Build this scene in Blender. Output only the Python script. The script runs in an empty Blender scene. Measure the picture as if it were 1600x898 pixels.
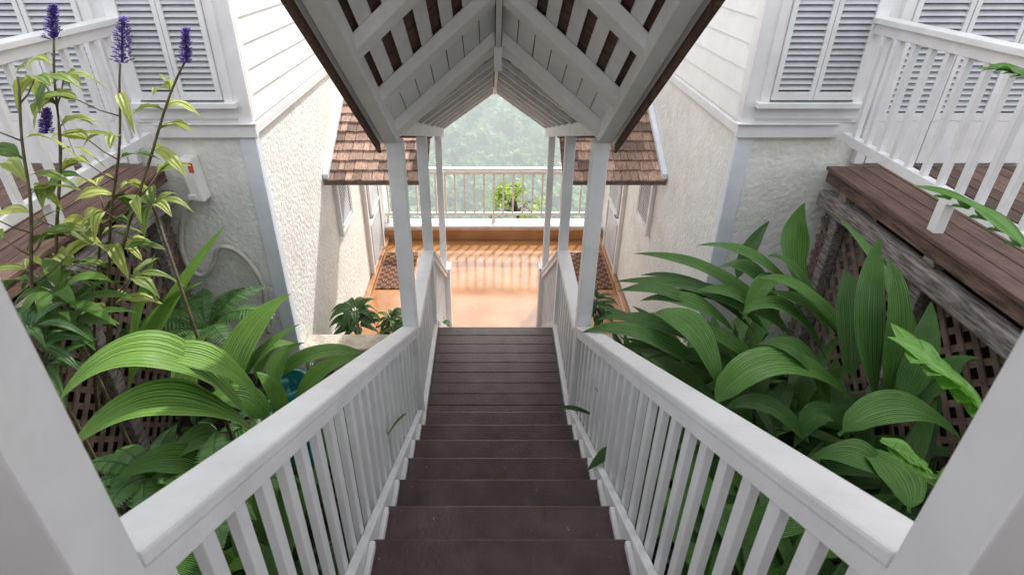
import bpy, math, random
from mathutils import Vector, noise
random.seed(7)
R=math.radians
sc=bpy.context.scene
COL=sc.collection
F=914.0; CP=math.cos(R(31)); SP=math.sin(R(31)); CX=-0.04; CZ=4.69
def Z(h): return CZ-h
def P(px,py,d):
    u=(px-768)/F; v=(py-449)/F
    zc=d/(CP-v*SP)
    return Vector((CX+u*zc, d, CZ-(zc*SP+v*zc*CP)))
# ---------------------------------------------------------------- materials
def mat(name,c1,c2=None,rough=.5,nscale=6,bump=0,bscale=40,tone=False,detail=3,spec=.5,dirt=0,stretch=None,contrast=(.35,.65)):
    m=bpy.data.materials.new(name); m.use_nodes=True
    nt=m.node_tree; N=nt.nodes; L=nt.links
    b=N['Principled BSDF']; b.inputs['Roughness'].default_value=rough
    b.inputs['Specular IOR Level'].default_value=spec
    if c2 is None: c2=tuple(x*.85 for x in c1)
    tc=N.new('ShaderNodeTexCoord'); mp=N.new('ShaderNodeMapping')
    L.new(tc.outputs['Object'],mp.inputs['Vector'])
    if stretch: mp.inputs['Scale'].default_value=stretch
    n=N.new('ShaderNodeTexNoise'); n.inputs['Scale'].default_value=nscale; n.inputs['Detail'].default_value=detail
    L.new(mp.outputs[0],n.inputs['Vector'])
    cr=N.new('ShaderNodeValToRGB'); cr.color_ramp.elements[0].color=(*c2,1); cr.color_ramp.elements[1].color=(*c1,1)
    cr.color_ramp.elements[0].position=contrast[0]; cr.color_ramp.elements[1].position=contrast[1]
    L.new(n.outputs['Fac'],cr.inputs['Fac'])
    out=cr.outputs['Color']
    if tone:
        at=N.new('ShaderNodeAttribute'); at.attribute_name='tone'
        mx=N.new('ShaderNodeMix'); mx.data_type='RGBA'; mx.blend_type='MULTIPLY'; mx.inputs[0].default_value=1
        cb=N.new('ShaderNodeCombineColor')
        for k in range(3): L.new(at.outputs['Fac'],cb.inputs[k])
        L.new(out,mx.inputs[6]); L.new(cb.outputs[0],mx.inputs[7]); out=mx.outputs[2]
    if dirt:
        n3=N.new('ShaderNodeTexNoise'); n3.inputs['Scale'].default_value=2.2; n3.inputs['Detail'].default_value=5; n3.inputs['Roughness'].default_value=.75
        L.new(tc.outputs['Object'],n3.inputs['Vector'])
        r3=N.new('ShaderNodeMapRange'); r3.inputs[1].default_value=.52; r3.inputs[2].default_value=.75; r3.inputs[3].default_value=0; r3.inputs[4].default_value=dirt
        L.new(n3.outputs['Fac'],r3.inputs[0])
        mx=N.new('ShaderNodeMix'); mx.data_type='RGBA'; L.new(r3.outputs[0],mx.inputs[0])
        L.new(out,mx.inputs[6]); mx.inputs[7].default_value=(c2[0]*.6,c2[1]*.6,c2[2]*.52,1); out=mx.outputs[2]
    L.new(out,b.inputs['Base Color'])
    if bump:
        n2=N.new('ShaderNodeTexNoise'); n2.inputs['Scale'].default_value=bscale; n2.inputs['Detail'].default_value=2.5
        L.new(mp.outputs[0],n2.inputs['Vector'])
        bp=N.new('ShaderNodeBump'); bp.inputs['Strength'].default_value=bump; bp.inputs['Distance'].default_value=.02
        L.new(n2.outputs['Fac'],bp.inputs['Height']); L.new(bp.outputs[0],b.inputs['Normal'])
    return m
def leafmat(name,ca,cb,trans=.3,rough=.38,stripe=30,lo=.74):
    m=bpy.data.materials.new(name); m.use_nodes=True
    nt=m.node_tree; N=nt.nodes; L=nt.links
    b=N['Principled BSDF']; b.inputs['Roughness'].default_value=rough; b.inputs['Specular IOR Level'].default_value=.45
    at=N.new('ShaderNodeAttribute'); at.attribute_name='tone'
    cr=N.new('ShaderNodeValToRGB'); cr.color_ramp.elements[0].color=(*ca,1); cr.color_ramp.elements[1].color=(*cb,1)
    tc=N.new('ShaderNodeTexCoord'); n=N.new('ShaderNodeTexNoise'); n.inputs['Scale'].default_value=9; n.inputs['Detail'].default_value=2
    L.new(tc.outputs['Object'],n.inputs['Vector'])
    ad=N.new('ShaderNodeMath'); ad.operation='MULTIPLY_ADD'; ad.inputs[1].default_value=.5; L.new(n.outputs['Fac'],ad.inputs[0])
    sb=N.new('ShaderNodeMath'); sb.operation='SUBTRACT'; sb.inputs[1].default_value=.25; L.new(at.outputs['Fac'],sb.inputs[0]); L.new(sb.outputs[0],ad.inputs[2])
    L.new(ad.outputs[0],cr.inputs['Fac'])
    a2=N.new('ShaderNodeAttribute'); a2.attribute_name='across'
    ml=N.new('ShaderNodeMath'); ml.operation='MULTIPLY'; ml.inputs[1].default_value=stripe; L.new(a2.outputs['Fac'],ml.inputs[0])
    sn=N.new('ShaderNodeMath'); sn.operation='SINE'; L.new(ml.outputs[0],sn.inputs[0])
    bp=N.new('ShaderNodeBump'); bp.inputs['Strength'].default_value=.6; bp.inputs['Distance'].default_value=.007
    L.new(sn.outputs[0],bp.inputs['Height']); L.new(bp.outputs[0],b.inputs['Normal'])
    mr=N.new('ShaderNodeMapRange'); mr.inputs[1].default_value=-1; mr.inputs[2].default_value=1; mr.inputs[3].default_value=lo; mr.inputs[4].default_value=1.12
    L.new(sn.outputs[0],mr.inputs[0])
    ab=N.new('ShaderNodeMath'); ab.operation='ABSOLUTE'; L.new(a2.outputs['Fac'],ab.inputs[0])
    rb=N.new('ShaderNodeMapRange'); rb.inputs[1].default_value=.0; rb.inputs[2].default_value=.07; rb.inputs[3].default_value=1.35; rb.inputs[4].default_value=1.0; L.new(ab.outputs[0],rb.inputs[0])
    mm=N.new('ShaderNodeMath'); mm.operation='MULTIPLY'; L.new(mr.outputs[0],mm.inputs[0]); L.new(rb.outputs[0],mm.inputs[1])
    cc=N.new('ShaderNodeCombineColor')
    for k in range(3): L.new(mm.outputs[0],cc.inputs[k])
    mx=N.new('ShaderNodeMix'); mx.data_type='RGBA'; mx.blend_type='MULTIPLY'; mx.inputs[0].default_value=1
    L.new(cr.outputs[0],mx.inputs[6]); L.new(cc.outputs[0],mx.inputs[7])
    L.new(mx.outputs[2],b.inputs['Base Color'])
    tr=N.new('ShaderNodeBsdfTranslucent'); L.new(mx.outputs[2],tr.inputs['Color'])
    ms=N.new('ShaderNodeMixShader'); ms.inputs[0].default_value=trans
    L.new(b.outputs[0],ms.inputs[1]); L.new(tr.outputs[0],ms.inputs[2])
    L.new(ms.outputs[0],N['Material Output'].inputs['Surface'])
    return m
M={}
M['white']=mat('white_paint',(.83,.83,.84),(.76,.76,.77),.42,5,.06,60,dirt=.28)
M['whitein']=mat('white_paint_ceiling',(.86,.86,.86),(.78,.78,.78),.5,5,.1,50,dirt=.25)
M['bluewhite']=mat('pale_trim_paint',(.76,.80,.86),(.68,.72,.78),.45,5,.05,60,dirt=.12)
M['siding']=mat('siding_paint',(.85,.86,.85),(.80,.81,.80),.5,4,.1,40,dirt=.15)
M['stucco']=mat('rough_stucco',(.82,.82,.79),(.75,.75,.71),.85,7,.55,22,dirt=.35)
M['stairs']=mat('brown_stair_paint',(.100,.060,.062),(.066,.040,.042),.34,7,.2,55,tone=True,dirt=.35)
M['deck']=mat('brown_deck_wood',(.19,.10,.075),(.09,.05,.038),.5,5,.3,30,tone=True,stretch=(6,1,6),dirt=.2)
M['edge']=mat('weathered_brown_board',(.22,.125,.09),(.06,.038,.03),.7,6,.6,30,stretch=(8,1,8),dirt=.4)
M['beam']=mat('grey_weathered_beam',(.34,.30,.29),(.10,.085,.08),.8,7,.6,35,stretch=(8,1,8))
M['lattice']=mat('dark_lattice_wood',(.24,.165,.13),(.13,.09,.07),.8,12,.3,50)
M['shingle']=mat('cedar_shingle',(.44,.29,.225),(.25,.155,.12),.75,14,.5,60,tone=True,stretch=(4,1,1),dirt=.25)
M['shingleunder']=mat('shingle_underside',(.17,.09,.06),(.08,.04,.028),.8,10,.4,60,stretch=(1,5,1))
M['floor']=mat('orange_painted_floor',(.45,.225,.10),(.34,.155,.06),.12,2.5,.06,5,dirt=.2,spec=1.0)
M['stone']=mat('stone_block',(.55,.50,.42),(.36,.32,.26),.85,8,.7,25,dirt=.4)
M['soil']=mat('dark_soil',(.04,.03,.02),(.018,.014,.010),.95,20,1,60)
M['cream']=mat('cream_rail_paint',(.86,.82,.77),(.78,.74,.69),.5,6,.05,40)
M['louver']=mat('grey_louver_paint',(.60,.61,.64),(.52,.53,.56),.5,6)
M['dark']=mat('dark_interior',(.16,.16,.17),(.10,.10,.11),.8,3)
M['box']=mat('white_plastic_box',(.84,.84,.82),(.76,.76,.74),.35,4,dirt=.2)
M['red']=mat('red_sticker',(.60,.13,.05),(.5,.10,.04),.4,5)
M['cable']=mat('white_conduit',(.62,.60,.54),(.46,.45,.40),.5,9)
M['teal']=mat('teal_glaze',(.02,.28,.30),(.01,.17,.20),.15,5)
M['stem']=mat('plant_stem',(.13,.11,.05),(.075,.05,.03),.6,20)
M['bark']=mat('tree_bark',(.13,.10,.07),(.06,.045,.03),.9,9,.5,30)
M['purple']=mat('purple_flower',(.15,.085,.40),(.06,.035,.20),.6,60,tone=True)
M['debris']=mat('fallen_petal',(.45,.40,.30),(.25,.20,.13),.7,60)
M['leafR']=leafmat('broad_leaf_dark',(.016,.065,.015),(.15,.33,.07),.26,.33,44)
M['leafL']=leafmat('broad_leaf_bright',(.03,.12,.018),(.23,.43,.075),.35,.36,44)
M['leafY']=leafmat('yellow_green_leaf',(.06,.14,.02),(.44,.50,.13),.35,.42,8,.9)
M['leafD']=leafmat('shrub_leaf',(.02,.07,.018),(.09,.20,.045),.25,.32,8,.9)
M['leafB']=leafmat('bright_lobed_leaf',(.06,.20,.02),(.18,.42,.06),.35,.4,6,.9)
M['fern']=leafmat('fern_leaf',(.02,.07,.015),(.09,.19,.045),.3,.5,2)
M['treeleaf']=leafmat('garden_tree_leaf',(.14,.28,.04),(.46,.58,.10),.4,.5,2)
def matpattern():
    m=mat('doormat_weave',(.16,.07,.035),(.10,.045,.025),.9,40,.4,120)
    N=m.node_tree.nodes; L=m.node_tree.links
    tc=N.new('ShaderNodeTexCoord'); mp=N.new('ShaderNodeMapping'); mp.inputs['Rotation'].default_value=(0,0,R(45)); L.new(tc.outputs['Object'],mp.inputs[0])
    ch=N.new('ShaderNodeTexVoronoi'); ch.inputs['Scale'].default_value=9; ch.inputs['Randomness'].default_value=0; ch.distance='MANHATTAN'
    L.new(mp.outputs[0],ch.inputs['Vector'])
    cr=N.new('ShaderNodeValToRGB'); cr.color_ramp.interpolation='CONSTANT'
    cr.color_ramp.elements[0].color=(.05,.028,.02,1); cr.color_ramp.elements[1].position=.38; cr.color_ramp.elements[1].color=(.30,.13,.06,1)
    e=cr.color_ramp.elements.new(.62); e.color=(.06,.03,.02,1)
    L.new(ch.outputs['Distance'],cr.inputs[0]); L.new(cr.outputs[0],N['Principled BSDF'].inputs['Base Color'])
    return m
M['mat']=matpattern()
# ---------------------------------------------------------------- mesh builder
class MB:
    def __init__(s): s.v=[]; s.f=[]; s.t=[]; s.a=[]; s.tone=1.0
    def add(s,vs,fs,t=None,acr=None):
        b=len(s.v); s.v+= [tuple(v) for v in vs]; s.f+=[tuple(b+i for i in f) for f in fs]
        tt=s.tone if t is None else t
        s.t+= tt if isinstance(tt,list) else [tt]*len(vs)
        s.a+= acr if acr else [0.0]*len(vs)
        return s
    def hexa(s,b,t,tone=None):
        return s.add(list(b)+list(t),[(3,2,1,0),(4,5,6,7),(0,1,5,4),(1,2,6,5),(2,3,7,6),(3,0,4,7)],tone)
    def box(s,x0,x1,y0,y1,z0,z1,tone=None):
        if x0>x1:x0,x1=x1,x0
        if y0>y1:y0,y1=y1,y0
        if z0>z1:z0,z1=z1,z0
        q=[(x0,y0),(x1,y0),(x1,y1),(x0,y1)]
        return s.hexa([(a,b,z0) for a,b in q],[(a,b,z1) for a,b in q],tone)
    def slope(s,x0,x1,y0,z0,y1,z1,t,tone=None):
        if x0>x1:x0,x1=x1,x0
        q=[(x0,y0,z0),(x1,y0,z0),(x1,y1,z1),(x0,y1,z1)]
        return s.hexa([(a,b,c-t) for a,b,c in q],q,tone)
    def bar(s,p,q,w,t,up=Vector((0,0,1)),tone=None):
        p=Vector(p);q=Vector(q); a=(q-p).normalized(); sd=a.cross(up)
        if sd.length<1e-4: sd=Vector((1,0,0))
        sd.normalize(); n=sd.cross(a).normalized()
        sd=sd*w/2; n=n*t/2
        return s.hexa([p-sd-n,p+sd-n,q+sd-n,q-sd-n],[p-sd+n,p+sd+n,q+sd+n,q-sd+n],tone)
    def tube(s,pts,r0,r1=None,k=7,tone=None):
        r1=r0 if r1 is None else r1
        pts=[Vector(p) for p in pts]; n=len(pts); vs=[];fs=[]
        for i,p in enumerate(pts):
            a=(pts[min(i+1,n-1)]-pts[max(i-1,0)]).normalized()
            sd=a.cross(Vector((0.13,.2,1)));
            if sd.length<1e-3: sd=a.cross(Vector((1,0,0)))
            sd.normalize(); u=sd.cross(a); r=r0+(r1-r0)*i/(n-1)
            for j in range(k):
                th=2*math.pi*j/k; vs.append(p+(sd*math.cos(th)+u*math.sin(th))*r)
        for i in range(n-1):
            for j in range(k):
                fs.append((i*k+j,i*k+(j+1)%k,(i+1)*k+(j+1)%k,(i+1)*k+j))
        fs.append(tuple(range(k))[::-1]); fs.append(tuple((n-1)*k+j for j in range(k)))
        return s.add(vs,fs,tone)
    def lathe(s,c,prof,k=24,tone=None):
        vs=[];fs=[]
        for r,z in prof:
            for j in range(k):
                th=2*math.pi*j/k; vs.append((c[0]+r*math.cos(th),c[1]+r*math.sin(th),c[2]+z))
        for i in range(len(prof)-1):
            for j in range(k): fs.append((i*k+j,i*k+(j+1)%k,(i+1)*k+(j+1)%k,(i+1)*k+j))
        return s.add(vs,fs,tone)
    def leaf(s,p0,p1,p2,w,tone=.5,n=14,pet=.12,fold=.22,roll=0,m=7,wave=0,prof=.75,pleat=0):
        p0,p1,p2=Vector(p0),Vector(p1),Vector(p2); vs=[];ts=[];ac=[]
        ph=random.random()*6
        side0=None
        for i in range(n+1):
            t=i/n
            p=p0*(1-t)**2+p1*2*t*(1-t)+p2*t*t
            T=((p1-p0)*(1-t)+(p2-p1)*t)
            if T.length<1e-5: T=p2-p0
            T.normalize()
            sd=T.cross(Vector((0,0,1)))
            if side0 is None:
                if sd.length<.15: sd=(p2-p0).cross(Vector((0,0,1)))
                if sd.length<1e-3: sd=Vector((1,0,0))
            else:
                if sd.length<.15 or sd.normalized().dot(side0)<.3: sd=side0-T*side0.dot(T)
            sd.normalize(); side0=sd
            nn=sd.cross(T)
            if roll:
                c,s_=math.cos(roll),math.sin(roll); sd,nn=sd*c+nn*s_, nn*c-sd*s_
            tt=max(0,(t-pet)/(1-pet))
            ww=w*.5*(math.sin(math.pi*min(1,tt)**prof)**.85 if tt>0 and tt<1 else 0)+ (.04*w if t<pet+.1 else .0)
            if t>=1: ww=0.0005
            for j in range(m):
                q=-1+2*j/(m-1)
                vs.append(p+sd*q*ww+nn*(abs(q)*ww*fold+wave*ww*math.sin(t*11+ph+q*2)*abs(q)+(pleat*ww if j%2 else -pleat*ww)))
                ts.append(tone+.12*(t-.5)-.06*(1-abs(q))); ac.append(q*1.0)
        fs=[(i*m+j,i*m+j+1,(i+1)*m+j+1,(i+1)*m+j) for i in range(n) for j in range(m-1)]
        return s.add(vs,fs,ts,ac)
    def build(s,name,m,parent=None,bevel=0,smooth=False,label=None):
        me=bpy.data.meshes.new(name); me.from_pydata(s.v,[],s.f); me.update()
        a=me.attributes.new('tone','FLOAT','POINT'); a.data.foreach_set('value',s.t)
        a=me.attributes.new('across','FLOAT','POINT'); a.data.foreach_set('value',s.a)
        me.materials.append(M[m] if isinstance(m,str) else m)
        if smooth: me.polygons.foreach_set('use_smooth',[True]*len(me.polygons))
        o=bpy.data.objects.new(name,me); COL.objects.link(o)
        if parent:
            o.parent=parent; o.matrix_parent_inverse=parent.matrix_basis.inverted()
        if bevel:
            b=o.modifiers.new('Bevel','BEVEL'); b.width=bevel; b.segments=2; b.limit_method='ANGLE'; b.harden_normals=False
        if label: o['label']=label
        return o
def tag(o,label=None,cat=None,group=None,kind=None):
    if label:o['label']=label
    if cat:o['category']=cat
    if group:o['group']=group
    if kind:o['kind']=kind
    return o
def thing(name,label,cat,loc,group=None):
    e=bpy.data.objects.new(name,None); COL.objects.link(e); e.location=loc; e.empty_display_size=.1
    bpy.context.view_layer.update()
    return tag(e,label,cat,group)
def struct(name,mb,m,**k):
    return tag(mb.build(name,m,**k),kind='structure')
# ---------------------------------------------------------------- terrain
def tz(x,y):
    r=max(0,y-10.2)
    z=-.35-0.9*r if r<70 else -63.35-0.05*(r-70)
    if r<2: z=-.35-.9*r
    if r>120: z+= (r-120)*.24
    z+= noise.noise(Vector((x*.012,y*.012,0)))*10*min(1,r/60)
    z+= noise.noise(Vector((x*.05,y*.05,3)))*3*min(1,r/40)
    z+= .10*x*min(1,r/80) if abs(x)<200 else 20*(1 if x>0 else -1)*min(1,r/80)
    return z
mb=MB(); xs=[-1500,-900,-600,-400,-250]+[-160+8*i for i in range(41)]+[250,400,600,900,1500]
ys=[-600,-200,-60,-10,0,4,8,10.2,12,15,19]+[24+8*i for i in range(56)]+[520,620,760,950,1200,1600]
vs=[(x,y,tz(x,y)) for y in ys for x in xs]; w=len(xs)
mb.add(vs,[(j*w+i,j*w+i+1,(j+1)*w+i+1,(j+1)*w+i) for j in range(len(ys)-1) for i in range(w-1)])
def paintedhazemat(name,c1,c2,scale,near=40,far=300,tone=False,mx_=.97):
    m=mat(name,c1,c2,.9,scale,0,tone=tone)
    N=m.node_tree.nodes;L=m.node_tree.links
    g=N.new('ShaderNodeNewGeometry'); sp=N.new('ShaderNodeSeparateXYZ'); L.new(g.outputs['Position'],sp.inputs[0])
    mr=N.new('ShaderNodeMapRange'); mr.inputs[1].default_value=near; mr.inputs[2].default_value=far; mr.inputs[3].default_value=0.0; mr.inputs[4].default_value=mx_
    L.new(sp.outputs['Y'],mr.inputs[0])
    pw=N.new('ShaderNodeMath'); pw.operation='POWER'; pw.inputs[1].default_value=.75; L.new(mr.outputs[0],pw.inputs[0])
    em=N.new('ShaderNodeEmission'); em.inputs[0].default_value=(.82,.89,.88,1); em.inputs[1].default_value=1.0  # aerial haze painted as pale emission, mixed in with distance
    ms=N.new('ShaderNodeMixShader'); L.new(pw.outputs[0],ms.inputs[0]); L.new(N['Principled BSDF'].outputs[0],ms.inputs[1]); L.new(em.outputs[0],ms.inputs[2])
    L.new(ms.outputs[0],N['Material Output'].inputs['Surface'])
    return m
M['hill']=paintedhazemat('hillside_painted_haze',(.05,.09,.035),(.02,.045,.018),.25)
M['forest']=paintedhazemat('forest_painted_haze',(.14,.21,.08),(.035,.08,.028),.6,tone=True)
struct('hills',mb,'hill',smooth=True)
mb=MB(); rnd=random.Random(3)
for i in range(5200):
    y=60+ (rnd.random()**1.1)*330; x=(rnd.random()-.5)*(26+y*.55)
    r=rnd.uniform(.9,2.6)*(1+y/260); z=tz(x,y)
    k=8; vs=[];fs=[]
    ph=rnd.random()*10
    for a in range(5):
        th=math.pi*.56*(a/4)
        for j in range(k):
            fi=2*math.pi*j/k+a*.3
            rr=r*(1+.55*noise.noise(Vector((math.cos(fi)*1.8+ph,math.sin(fi)*1.8,a*.9+ph))))
            vs.append((x+rr*math.sin(th)*math.cos(fi)+.01,y+rr*math.sin(th)*math.sin(fi),z+r*.3+rr*math.cos(th)*1.3))
    for a in range(4):
        for j in range(k): fs.append((a*k+j,(a+1)*k+j,(a+1)*k+(j+1)%k,a*k+(j+1)%k))
    mb.add(vs,fs,rnd.uniform(.3,2.2))
tag(mb.build('forest','forest'),'green rainforest with painted-in mist covering the far valley slope','forest',kind='stuff')
# ---------------------------------------------------------------- ground of the gardens, floors
def soilh(d): return 3.02+.17*d
mb=MB(); nx,ny=60,50
vs=[]
for j in range(ny+1):
    for i in range(nx+1):
        x=-7+14*i/nx; y=-3+7.72*j/ny
        vs.append((x,y,Z(soilh(y))+.05*noise.noise(Vector((x*3,y*3,0)))))
mb.add(vs,[(j*(nx+1)+i,j*(nx+1)+i+1,(j+1)*(nx+1)+i+1,(j+1)*(nx+1)+i) for j in range(ny) for i in range(nx)])
struct('garden_soil',mb,'soil')
mb=MB(); rn=random.Random(77)
for i in range(1800):
    x=rn.choice((-1,1))*rn.uniform(.78,2.75); y=rn.uniform(.3,4.5); p=Vector((x,y,Z(soilh(y))+rn.uniform(0,.16)))
    a=rn.uniform(0,6.28); l=rn.uniform(.08,.2); dx=Vector((math.cos(a),math.sin(a),rn.uniform(-.1,.5)))
    mb.leaf(p,p+dx*l*.5+Vector((0,0,.03)),p+dx*l,l*.38,rn.uniform(0,.7),n=5,m=3,roll=rn.uniform(-.6,.6))
tag(mb.build('ground_cover','leafD',smooth=True),'small dark ground cover leaves on the garden beds','ground cover',kind='stuff')
mb=MB(); mb.box(-1.94,1.94,4.9,6.32,-.2,.03); struct('lower_bed_soil',mb,'soil')
mb=MB(); mb.box(-1.93,1.93,6.3,9.5,-.25,0); struct('landing_floor',mb,'floor',bevel=.006)
mb=MB()
mb.box(-1.93,-1.86,6.3,9.44,.004,.09); mb.box(1.86,1.93,6.3,9.44,.004,.09); mb.box(-1.93,1.93,9.44,9.52,.004,.21)
struct('landing_floor_border',mb,'floor',bevel=.008)
mb=MB(); mb.box(-2.3,2.3,9.5,9.84,-1.2,.25); struct('landing_curb',mb,'white',bevel=.01)
mb=MB(); mb.box(-2.67,2.67,-2.6,.13,Z(1.63)-.04,Z(1.63)); struct('upper_landing',mb,'stairs')
def retaining(sx,label):
    mb=MB(); x0,x1=sx*.80,sx*1.94
    mb.box(x0,x1,4.70,4.96,-.2,Z(3.54)); 
    o=mb.build('retaining_wall','stone',bevel=.02); tag(o,label,'wall')
retaining(-1,'low stone retaining wall behind the left garden bed beside the white stucco house')
retaining(1,'low stone retaining wall behind the right garden bed, mostly hidden by leaves')
# ---------------------------------------------------------------- unseen house added behind the viewer to shade the foreground posts
t=thing('house','unseen white house added behind the viewer to shade the near posts','house',(0,-4,Z(1.63)))
mb=MB(); mb.box(-7,-.6,-6,-2.6,Z(3.5),Z(-1.5)); mb.box(.6,7,-6,-2.6,Z(3.5),Z(-1.5)); mb.box(-.6,.6,-6,-2.6,Z(-.6),Z(-1.5)); mb.build('wall','siding',t)
mb=MB(); mb.box(-.6,.6,-2.75,-2.7,Z(1.6),Z(-.6)); mb.build('door','edge',t)
mb=MB(); mb.box(-7.2,-.84,-6.2,-.35,Z(-.75),Z(-.87)); mb.box(.84,7.2,-6.2,-.35,Z(-.75),Z(-.87)); mb.build('added_shade_roof','beam',t)  # roof added out of view, darkens the foreground from above and behind
# ---------------------------------------------------------------- staircase
st=thing('staircase','dark brown painted wooden staircase running down between white railings','staircase',(0,0,Z(1.63)))
HN=lambda j:3.55-.16*j
DN=lambda j:3.62-.315*(j-1)
for j in range(1,12):
    mb=MB(); z=Z(HN(j)); d=DN(j); tn=random.uniform(.9,1.12)
    mb.box(-.6,.6,d-.325,d+.025,z-.045,z,tn)
    mb.build('tread','stairs',st,bevel=.013)
mb=MB()
for j in range(1,13): mb.box(-.598,.598,DN(j)-.02,DN(j),Z(HN(j-1)),Z(HN(j))-.046,.8)
mb.build('riser','stairs',st)
mb=MB(); y=3.60; 
while y<5.05:
    mb.box(-.6,.6,y,min(y+.145,5.12),Z(3.55)-.04,Z(3.55)-random.uniform(0,.003),random.uniform(.85,1.1)); y+=.150
mb.build('landing_board','stairs',st,bevel=.004)
mb=MB(); mb.box(-.6,.6,5.075,5.1,Z(3.55)-.2,Z(3.55)-.043,.8); mb.build('landing_fascia','stairs',st)
for k in range(1,6):
    mb=MB(); z=Z(3.55+.19*k); d=5.1+.25*(k-1); mb.box(-.6,.6,d,d+.27,z-.04,z,random.uniform(.9,1.1)); mb.build('tread','stairs',st,bevel=.005)
mb=MB()
for k in range(1,7): mb.box(-.598,.598,5.1+.25*(k-1)-.0,5.1+.25*(k-1)+.018,Z(3.55+.19*k),Z(3.55+.19*(k-1))-.042,.8)
mb.build('riser','stairs',st)
def nose(d): return Z(3.39+.508*(d-3.62))
for sx in (-1,1):
    mb=MB(); mb.slope(sx*.603,sx*.645,.0,nose(0)+.045,3.62,nose(3.62)+.045,.27)
    mb.build('stringer','white',st,bevel=.005)
    mb=MB()
    for j in range(1,12): mb.box(sx*.575,sx*.602,DN(j)-.29,DN(j)-.02,Z(HN(j))+.001,Z(HN(j))+.045)
    mb.build('edge_cleat','white',st,bevel=.004)
    mb=MB(); mb.box(sx*.603,sx*.645,3.625,5.14,Z(3.55)-.22,Z(3.55)+.05); mb.slope(sx*.603,sx*.645,5.145,Z(3.55)+.05,6.6,Z(4.69)+.08,.3)
    mb.build('stringer','white',st,bevel=.005)
mb=MB(); rn=random.Random(5)
for i in range(110):
    j=rn.randint(1,9); x=rn.uniform(-.54,.54)
    if rn.random()<.4: x=rn.choice((-1,1))*rn.uniform(.45,.56)
    y=DN(j)-rn.uniform(.01,.29); z=Z(HN(j))+.002; a=rn.uniform(0,6.28); l=rn.uniform(.003,.008)
    c,s=math.cos(a)*l,math.sin(a)*l
    mb.add([(x-c,y-s,z),(x+s*.4,y-c*.4,z+.002),(x+c,y+s,z+.001),(x-s*.4,y+c*.4,z+.003)],[(0,1,2,3)])
tag(mb.build('fallen_petals','debris'),'tiny pale fallen petals and crumbs scattered on the brown steps','debris',kind='stuff')
# ---------------------------------------------------------------- railings
def railing(label,sx,y0,z0,y1,z1,b0,b1,group=None,w=(.60,.72),spacing=.138,bw=.050):
    t=thing('stair_railing',label,'railing',(sx*.66,y0,b0),group)
    mb=MB(); mb.slope(sx*w[0],sx*w[1],y0,z0,y1,z1,.045); mb.build('handrail','white',t,bevel=.009)
    mb=MB(); mb.slope(sx*(w[0]+.012),sx*(w[1]-.03),y0,z0-.046,y1,z1-.046,.06); mb.build('sub_rail','white',t,bevel=.004)
    n=int((y1-y0)/spacing); 
    for i in range(n):
        y=y0+(y1-y0)*(i+.6)/n+random.uniform(-.003,.003); f=(y-y0)/(y1-y0)
        zt=z0+(z1-z0)*f-.10; zb=b0+(b1-b0)*f
        m=MB(); sl=(z1-z0)/(y1-y0); hb=bw/2; e=random.uniform(-.003,.003)
        x0,x1=sx*.647,sx*.677
        if sx<0:x0,x1=x1,x0
        q=[(x0,y-hb),(x1,y-hb),(x1,y+hb),(x0,y+hb)]
        m.hexa([(a,b+e,zb-.12) for a,b in q],[(a,b,zt+sl*(b-y)) for a,b in q]); m.build('baluster','white',t,bevel=.003)
    return t
for sx,side in ((-1,'left'),(1,'right')):
    railing('long white sloping %s stair railing in the foreground, its wide handrail beside the %s garden'%(side,side),sx,.582,Z(.84),3.64,Z(2.53),nose(.58)+.0,nose(3.62)+.0)
    railing('short level white railing on the %s side of the middle landing between the slender posts'%side,sx,3.752,Z(2.62),5.07,Z(2.62),Z(3.55),Z(3.55))
    railing('white railing on the %s side of the lower steps, ending at the orange floor'%side,sx,5.172,Z(2.68),6.60,Z(3.72),Z(3.60),Z(4.60))
def fpost(sx,label):
    t=thing('newel_post',label,'post',(sx*.66,.53,Z(3.1)))
    mb=MB(); mb.box(sx*.60,sx*.715,.475,.58,Z(3.3),Z(-1.6)); mb.build('post_shaft','white',t,bevel=.006)
    mb=MB(); mb.box(sx*.59,sx*.725,.465,.59,Z(3.3),Z(1.85)); mb.build('post_base','white',t,bevel=.006)
fpost(-1,'large out of focus white post at the left edge of the photo, nearest the camera')
fpost(1,'large out of focus white post at the right edge of the photo, nearest the camera')
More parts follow.
